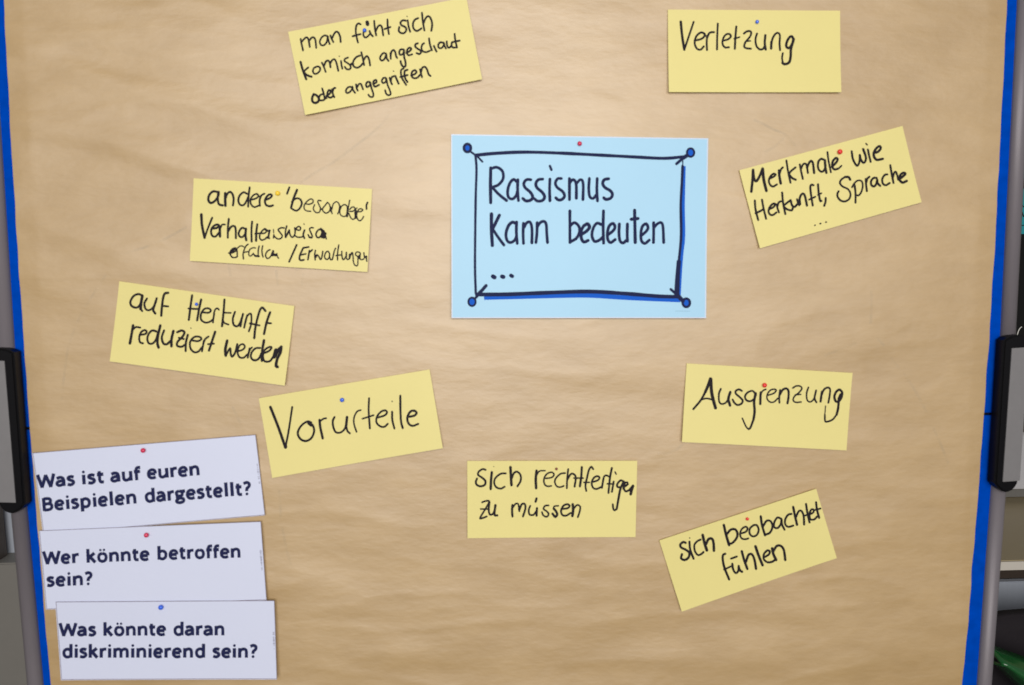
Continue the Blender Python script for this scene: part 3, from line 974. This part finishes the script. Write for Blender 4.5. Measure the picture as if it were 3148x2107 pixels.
# ------------------------------------------------------------------ cards
GAP = -0.0046        # back of the lowest cards, just proud of the paper's highest ripple
class Card:
    def __init__(s, name, corners, m, label, cat, group, level=0.0, curl=(0.002, 0.001, 0.0), thick=0.0004, nu=28, nv=14):
        s.Y0 = GAP - level; s.c = [at(x, y, s.Y0) for x, y in corners]; s.curl = curl; s.th = thick
        tl, tr, br, bl = s.c; s.o = (tl+tr+br+bl)/4; s.u = ((tr-tl)+(br-bl))/4; s.v = ((tl-bl)+(tr-br))/4
        fr = []; 
        for j in range(nv+1):
            for i in range(nu+1):
                a, b = i/nu, j/nv
                p = (tl*(1-a)+tr*a)*(1-b)+(bl*(1-a)+br*a)*b
                fr.append(Vector((p.x, s.y(p.x, p.z), p.z)))
        bk = [p+Vector((0, thick, 0)) for p in fr]
        n = len(fr); W = nu+1; fs = []
        for j in range(nv):
            for i in range(nu):
                k = j*W+i; fs.append((k, k+W, k+W+1, k+1)); fs.append((n+k, n+k+1, n+k+W+1, n+k+W))
        ring = [i for i in range(W)]+[j*W+nu for j in range(1, nv+1)]+[nv*W+i for i in range(nu-1, -1, -1)]+[j*W for j in range(nv-1, 0, -1)]
        for a, b in zip(ring, ring[1:]+ring[:1]): fs.append((a, b, n+b, n+a))
        root = empty(name, (s.o.x, s.Y0, s.o.z)) if False else None
        me_o = pydata(name, [p-Vector((s.o.x, s.Y0, s.o.z)) for p in fr+bk], fs, m, None, False)
        for p in me_o.data.polygons: p.use_smooth = False
        me_o.location = (s.o.x, s.Y0, s.o.z); s.obj = tag(me_o, label, cat, group)
    def y(s, x, z):
        r = Vector((x-s.o.x, 0, z-s.o.z)); a = r.dot(s.u)/s.u.length_squared; b = r.dot(s.v)/s.v.length_squared
        lo, side, tw = s.curl
        h = lo*((1-b)/2)**2 + side*a*a*(0.6-0.4*b) + tw*a*(1-b)/2 + 0.00025*noise.noise(Vector((x*14, 3, z*14)))
        return s.Y0 - s.th - max(0.0, h)
    def ink(s, name, rb, m, off=0.00012):
        def place(v, lev):
            p = at(v.x, v.y, s.Y0-s.th-0.0005); return Vector((p.x, s.y(p.x, p.z)-off-0.000004*lev, p.z))
        return rb.build(name, place, m, s.obj)

def parse(key):
    x0, y0, sc, dw, txt = INK[key]
    out = []
    for ln in txt.strip().splitlines():
        w, p = ln.split('|'); w = float(w) if w else dw
        out.append((w/sc, [(x0+float(a)/sc, y0+float(b)/sc) for a, b in (q.split(',') for q in p.split())]))
    return out
def pen(key, wk=1.0, n=5):
    rb = Ribbons()
    for k in sorted(INK):
        if k == key or (k.startswith(key+'_') and len(k) == len(key)+2):
            for i, (w, pts) in enumerate(parse(k)): rb.add(pts, w*wk, n=n, rnd=i*1.3)
    return rb
G = 'yellow handwritten cards pinned around the blue card'
CARDS = [
 ('fuehlt', [(885.9,98.9),(1433.6,-7.6),(1482,247),(939.8,356)], 'yellow card reading "man füht sich komisch angeschaut oder angegriffen"', (0.0025,0.0012,0.0006)),
 ('verletzung', [(2052.8,30.2),(2582,33.8),(2582,286.3),(2053.3,286.3)], 'yellow card reading "Verletzung" at the upper right', (0.0030,0.0008,-0.0005)),
 ('merkmale', [(2272.2,524.2),(2773.7,387.8),(2828.3,623.1),(2333.1,764.2)], 'tilted yellow card reading "Merkmale wie Herkunft, Sprache ..."', (0.0022,0.0010,0.0)),
 ('andere', [(595.9,548.9),(1144.2,581.6),(1131,836.7),(586.4,802.5)], 'yellow card reading "andere \'besondere\' Verhaltensweisen erfüllen / Erwartungen"', (0.0022,0.0010,0.0006)),
 ('herkunft', [(367.4,865.1),(905.3,941.1),(877.9,1184.6),(342.1,1110.3)], 'yellow card reading "auf Herkunft reduziert werden"', (0.0030,0.0008,0.0)),
 ('vorurteile', [(795.9,1224.5),(1320.8,1135.9),(1361.8,1376.1),(838.9,1467.8)], 'yellow card reading "Vorurteile" in large thin handwriting', (0.0020,0.0016,0.0006)),
 ('ausgrenzung', [(2110.9,1117.5),(2620.3,1146.7),(2598.4,1383.4),(2093.6,1357.4)], 'yellow card reading "Ausgrenzung"', (0.0026,0.0008,-0.0004)),
 ('rechtfertigen', [(1436.3,1417.2),(1959,1416.7),(1952.5,1649.3),(1437.2,1652.9)], 'yellow card reading "sich rechtfertigen zu müssen"', (0.0016,0.0008,0.0)),
 ('beobachtet', [(2026.6,1661.4),(2508.6,1502.8),(2568.6,1713.2),(2094.2,1878.2)], 'steeply tilted yellow card reading "sich beobachtet fühlen"', (0.0018,0.0010,0.0005)),
]
cards = {}
for key, cs, lab, curl in CARDS:
    c = Card('handwritten_card', cs, M['yellow'], lab, 'card', G, 0.0, curl); cards[key] = c
    c.ink('handwriting', pen(key, 1.05), M['ink'])
# blue title card
cb = Card('title_card', [(1387,413.4),(2176.6,426),(2167,977.8),(1388.4,977.8)], M['blue'], 'large pale blue laminated card reading "Rassismus Kann bedeuten ..." inside a drawn frame', 'card', None, 0.0003, (0.0030,0.0012,0.0), 0.0007, 40, 28)
cards['rassismus'] = cb
def border(card, cs, w, m, name='laminate_rim', off=0.00006):
    """a narrow raised strip of laminate along the card's edge"""
    ctr = Vector((sum(p[0] for p in cs)/4, sum(p[1] for p in cs)/4)); P = [Vector(p) for p in cs]
    vs = []; fs = []; K = 12
    for e in range(4):
        a, b = P[e], P[(e+1) % 4]; t = (b-a).normalized(); n_ = Vector((-t.y, t.x)); n_ = n_ if n_.dot(ctr-a) > 0 else -n_
        for k in range(K+1):
            q = a.lerp(b, k/K); ins = w*(1 if 0 < k < K else 1)
            q2 = q+n_*ins + t*(w if k == 0 else (-w if k == K else 0))
            vs += [q, q2]
        base = e*(K+1)*2
        for k in range(K): fs.append((base+2*k, base+2*k+1, base+2*k+3, base+2*k+2))
    rb = Ribbons(); rb.v = [(v, 0) for v in vs]; rb.f = fs
    return card.ink(name, rb, m, off)
border(cb, [(1387,413.4),(2176.6,426),(2167,977.8),(1388.4,977.8)], 2.6, M['rimpale'])
for w, pts in parse('rassismus_blue'):
    blue = Ribbons(); blue.add(pts, w, caps=False, n=6); cb.ink('blue_shading', blue, M['blueink'], 0.00010)
x0, y0, sc = 1370, 400, 2.6134
circ = [((175,145),26,28,22),((1968,182),25,29,17),((212,1380),26,29,16),((1928,1388),27,29,20)]
for (x, y), r, R, w in circ:
    blue = Ribbons(); blue.disc(Vector((x0+x/sc, y0+y/sc)), R/sc, 0, 20); cb.ink('blue_dot', blue, M['blueink'], 0.00010)
fr = pen('rassismus_frame', 1.2)
for (x, y), r, R, w in circ:
    fr.add([(x0+(x+R*1.0*math.cos(t*math.pi/9))/sc, y0+(y+R*1.15*math.sin(t*math.pi/9))/sc) for t in range(19)], w/sc, n=3)
cb.ink('drawn_frame', fr, M['navyink'], 0.00022)
for y0_, y1_ in ((0, 400+615/2.6134), (400+615/2.6134, 400+1000/2.6134), (400+1000/2.6134, 9999)):
    rb = Ribbons()
    for i, (w, pts) in enumerate(parse('rassismus')):
        if y0_ <= pts[0][1] < y1_: rb.add(pts, w*1.2, rnd=i*1.3)
    cb.ink('handwriting', rb, M['navyink'], 0.00022)
tiny = Ribbons()
for k in range(9): tiny.add([(1370+(1842+k*13)/sc, 400+1454/sc), (1370+(1850+k*13)/sc, 400+1455/sc)], 2.2, caps=False)
cb.ink('small_print', tiny, mat('faint_grey_print', (0.24,0.42,0.55,1), 0.6))

# ------------------------------------------------------------------ printed question cards
GLY = {
 'W': (870, [('l',[(45,700),(235,0)]),('l',[(215,0),(445,660)]),('l',[(425,660),(655,0)]),('l',[(635,0),(825,700)])]),
 'B': (600, [('l',[(115,0),(115,690)]),('c',[(115,640),(330,638),(430,580),(430,440),(330,372),(115,370)]),('c',[(320,370),(460,320),(490,190),(420,80),(280,50),(115,50)])]),
 'a': (535, [('c',[(80,420),(220,470),(350,440),(405,340),(410,240)]),('l',[(410,320),(410,0)]),('c',[(410,280),(230,270),(100,210),(90,110),(180,48),(300,70),(410,160)])]),
 's': (440, [('c',[(365,430),(240,472),(120,440),(100,350),(200,285),(310,230),(345,145),(270,58),(160,42),(55,78)])]),
 'i': (280, [('l',[(140,0),(140,510)]),('d',(140,655),72)]),
 't': (380, [('c',[(155,640),(155,400),(155,170),(205,65),(340,55)]),('l',[(35,460),(335,460)])]),
 'u': (585, [('c',[(115,515),(115,300),(125,130),(210,50),(330,75),(455,180)]),('l',[(460,515),(460,0)])]),
 'f': (360, [('c',[(145,0),(145,300),(145,540),(200,655),(350,668)]),('l',[(35,460),(330,460)])]),
 'e': (535, [('l',[(95,262),(430,262)]),('c',[(435,262),(425,380),(350,462),(240,470),(130,400),(92,270),(110,140),(200,55),(320,42),(440,80)])]),
 'r': (405, [('l',[(125,0),(125,515)]),('c',[(125,310),(190,420),(270,460),(380,462)])]),
 'n': (590, [('l',[(125,0),(125,515)]),('c',[(125,330),(210,430),(320,466),(420,430),(458,320),(462,0)])]),
 'm': (880, [('l',[(125,0),(125,515)]),('c',[(125,330),(200,430),(300,466),(390,430),(425,320),(430,0)]),('c',[(430,330),(510,430),(610,466),(710,430),(742,320),(748,0)])]),
 'p': (600, [('l',[(125,-195),(125,515)]),('c',[(125,370),(230,458),(360,455),(455,370),(475,250),(440,120),(340,45),(230,50),(125,110)])]),
 'b': (600, [('l',[(125,0),(125,745)]),('c',[(125,370),(230,458),(360,455),(455,370),(475,250),(440,120),(340,45),(230,50),(125,110)])]),
 'd': (600, [('l',[(475,0),(475,745)]),('c',[(475,370),(370,458),(240,455),(145,370),(125,250),(160,120),(260,45),(370,50),(475,110)])]),
 'l': (290, [('l',[(145,0),(145,745)])]),
 'k': (550, [('l',[(125,0),(125,745)]),('l',[(450,510),(150,255)]),('l',[(215,320),(480,0)])]),
 'g': (545, [('c',[(240,470),(120,430),(95,330),(150,230),(250,205),(350,240),(385,340),(345,430),(240,470)]),('l',[(330,440),(530,462)]),('c',[(150,215),(120,150),(200,105),(350,85),(430,20),(410,-90),(280,-140),(140,-125),(75,-50),(130,30),(210,80)])]),
 'o': (585, [('c',[(292,470),(160,420),(105,255),(160,95),(292,42),(425,95),(480,255),(425,420),(292,470)])]),
 '?': (440, [('c',[(70,610),(190,662),(300,640),(352,550),(320,440),(240,370),(208,290),(205,210)]),('d',(205,62),74)]),
}
GLY['ö'] = (585, GLY['o'][1]+[('d',(205,655),64),('d',(385,655),64)])
def printed(rb, x0, y0, sc, word, a, b, cap):
    """word from baseline point a to b (enlarged pixels), capitals cap high"""
    a = Vector(a); b = Vector(b); ex = (b-a).normalized(); up = Vector((ex.y, -ex.x))
    tot = sum(GLY[c][0] for c in word) - 110; sx = (b-a).length/tot; sy = cap/700; x = -55
    w = 172*(sx+sy)/2
    for c in word:
        adv, parts = GLY[c]
        for pt in parts:
            f = lambda q: (Vector((x0, y0)) + (a + ex*(x+q[0])*sx + up*q[1]*sy)/sc)
            if pt[0] == 'd': rb.disc(f(pt[1]), pt[2]*(sx+sy)/2/sc, rb.k, 12); rb.k += 1
            else: rb.add([f(q) for q in pt[1]], w/sc*(0.92 if pt[0] == 'c' else 1), curve=pt[0] == 'c', caps=False, n=5)
        x += adv
WH = [
 ([(99.7,1393),(785.8,1336.9),(815.9,1582.7),(136,1643)], 0.0000, 'uppermost white card printed "Was ist auf euren Beispielen dargestellt?"', (90,1320,3.083),
  [('Was',(88,557),(430,531),125),('ist',(503,524),(705,509),125),('auf',(778,503),(1050,482),125),('euren',(1125,473),(1615,436),125),
   ('Beispielen',(135,775),(1018,702),125),('dargestellt?',(1100,694),(2100,620),125)], [(2160,330),(2184,520)]),
 ([(120,1632),(802,1603.6),(821,1843),(144.5,1872)], 0.0022, 'middle white card printed "Wer könnte betroffen sein?"', (90,1590,3.083),
  [('Wer',(140,448),(465,436),122),('könnte',(545,434),(1135,410),122),('betroffen',(1218,405),(2002,384),122),('sein?',(175,656),(595,642),122)], [(2192,315),(2208,505)]),
 ([(170.9,1850.9),(843.6,1846.9),(852.7,2086.2),(190.1,2089)], 0.0044, 'lowest white card printed "Was könnte daran diskriminierend sein?"', (90,1830,2.966),
  [('Was',(282,373),(605,372),117),('könnte',(678,372),(1242,368),117),('daran',(1316,368),(1778,367),117),('diskriminierend',(305,570),(1602,568),117),('sein?',(1678,568),(2075,568),117)], [(2228,338),(2235,515)]),
]
small = mat('grey_small_print', (0.22,0.22,0.30,1), 0.6)
for i, (cs, lev, lab, (x0, y0, sc), words, tiny_) in enumerate(WH):
    c = Card('question_card', cs, M['white'], lab, 'card', 'white printed question cards at the lower left', lev, (0.0012,0.0006,0.0), 0.0007)
    cards['q%d' % i] = c
    border(c, cs, 1.6, M['rim'])
    rb = Ribbons()
    for word, a, b, cap in words: printed(rb, x0, y0, sc, word, a, b, cap)
    c.ink('printed_text', rb, M['print'], 0.00014)
    rb = Ribbons(); (ax, ay), (bx, by) = tiny_
    for k in range(26):
        if random.random() < 0.22: continue
        t = k/26; x = ax+(bx-ax)*t; y = ay+(by-ay)*t; hw = random.uniform(4, 10)
        rb.add([(x0+(x-hw)/sc, y0+y/sc), (x0+(x+hw)/sc, y0+y/sc)], 1.3, caps=False)
    c.ink('small_print', rb, small, 0.00014)

# ------------------------------------------------------------------ pins
def pin(card, x0, y0, sc, x, y, r, m, colour, on):
    c = cards[card]; p = at(x0+x/sc, y0+y/sc, c.Y0-c.th-0.003); R = r/sc/FPX*DIST*1.12
    ys = c.y(p.x, p.z)
    root = tag(empty('pushpin', (p.x, ys, p.z)), '%s round-headed pin in %s' % (colour, on), 'pin', 'round-headed pins holding the cards')
    bm = bmesh.new(); bmesh.ops.create_uvsphere(bm, u_segments=20, v_segments=12, radius=R)
    for v in bm.verts: v.co.y *= 0.8
    bmesh.ops.translate(bm, verts=bm.verts, vec=Vector((p.x, ys-R*0.78, p.z)))
    bm_obj('pin_head', bm, m, root, True)
    tube('needle', [Vector((p.x, ys-0.0003, p.z)), Vector((p.x, ys+0.006, p.z))], 0.0004, M['steel'], root, 6)
pin('fuehlt', 860,0,3.661, 953,338, 19, M['pin_blue'], 'blue', 'the yellow card reading "man füht sich komisch angeschaut"')
pin('verletzung', 2020,0,3.905, 1207,260, 19, M['pin_blue'], 'blue', 'the yellow card reading "Verletzung"')
pin('rassismus', 1370,400,2.6134, 1078,108, 16, M['pin_crimson'], 'crimson', 'the large pale blue title card')
pin('merkmale', 2250,370,3.825, 1275,370, 26, M['pin_red'], 'bright red', 'the yellow card reading "Merkmale wie Herkunft, Sprache"')
pin('andere', 570,530,3.971, 1123,255, 25, M['pin_yellow'], 'yellow', 'the yellow card reading "andere \'besondere\' Verhaltensweisen"')
pin('herkunft', 320,850,3.841, 1085,330, 17, M['pin_blue'], 'small blue', 'the yellow card reading "auf Herkunft reduziert werden"')
pin('vorurteile', 780,1120,3.905, 1058,432, 23, M['pin_blue'], 'blue', 'the yellow card reading "Vorurteile"')
pin('ausgrenzung', 2070,1100,4.1105, 1157,350, 27, M['pin_red'], 'bright red', 'the yellow card reading "Ausgrenzung"')
pin('rechtfertigen', 1420,1400,4.184, 1218,182, 16, M['pin_dark'], 'small dark red', 'the yellow card reading "sich rechtfertigen zu müssen"')
pin('beobachtet', 2010,1490,3.9207, 1132,420, 18, M['pin_red'], 'small red', 'the yellow card reading "sich beobachtet fühlen"')
pin('q0', 90,1320,3.083, 1075,203, 20, M['pin_crimson'], 'crimson', 'the uppermost white printed card')
pin('q1', 90,1590,3.083, 1106,174, 20, M['pin_crimson'], 'crimson', 'the middle white printed card')
pin('q2', 90,1830,2.966, 1197,115, 20, M['pin_blue'], 'blue', 'the lowest white printed card')
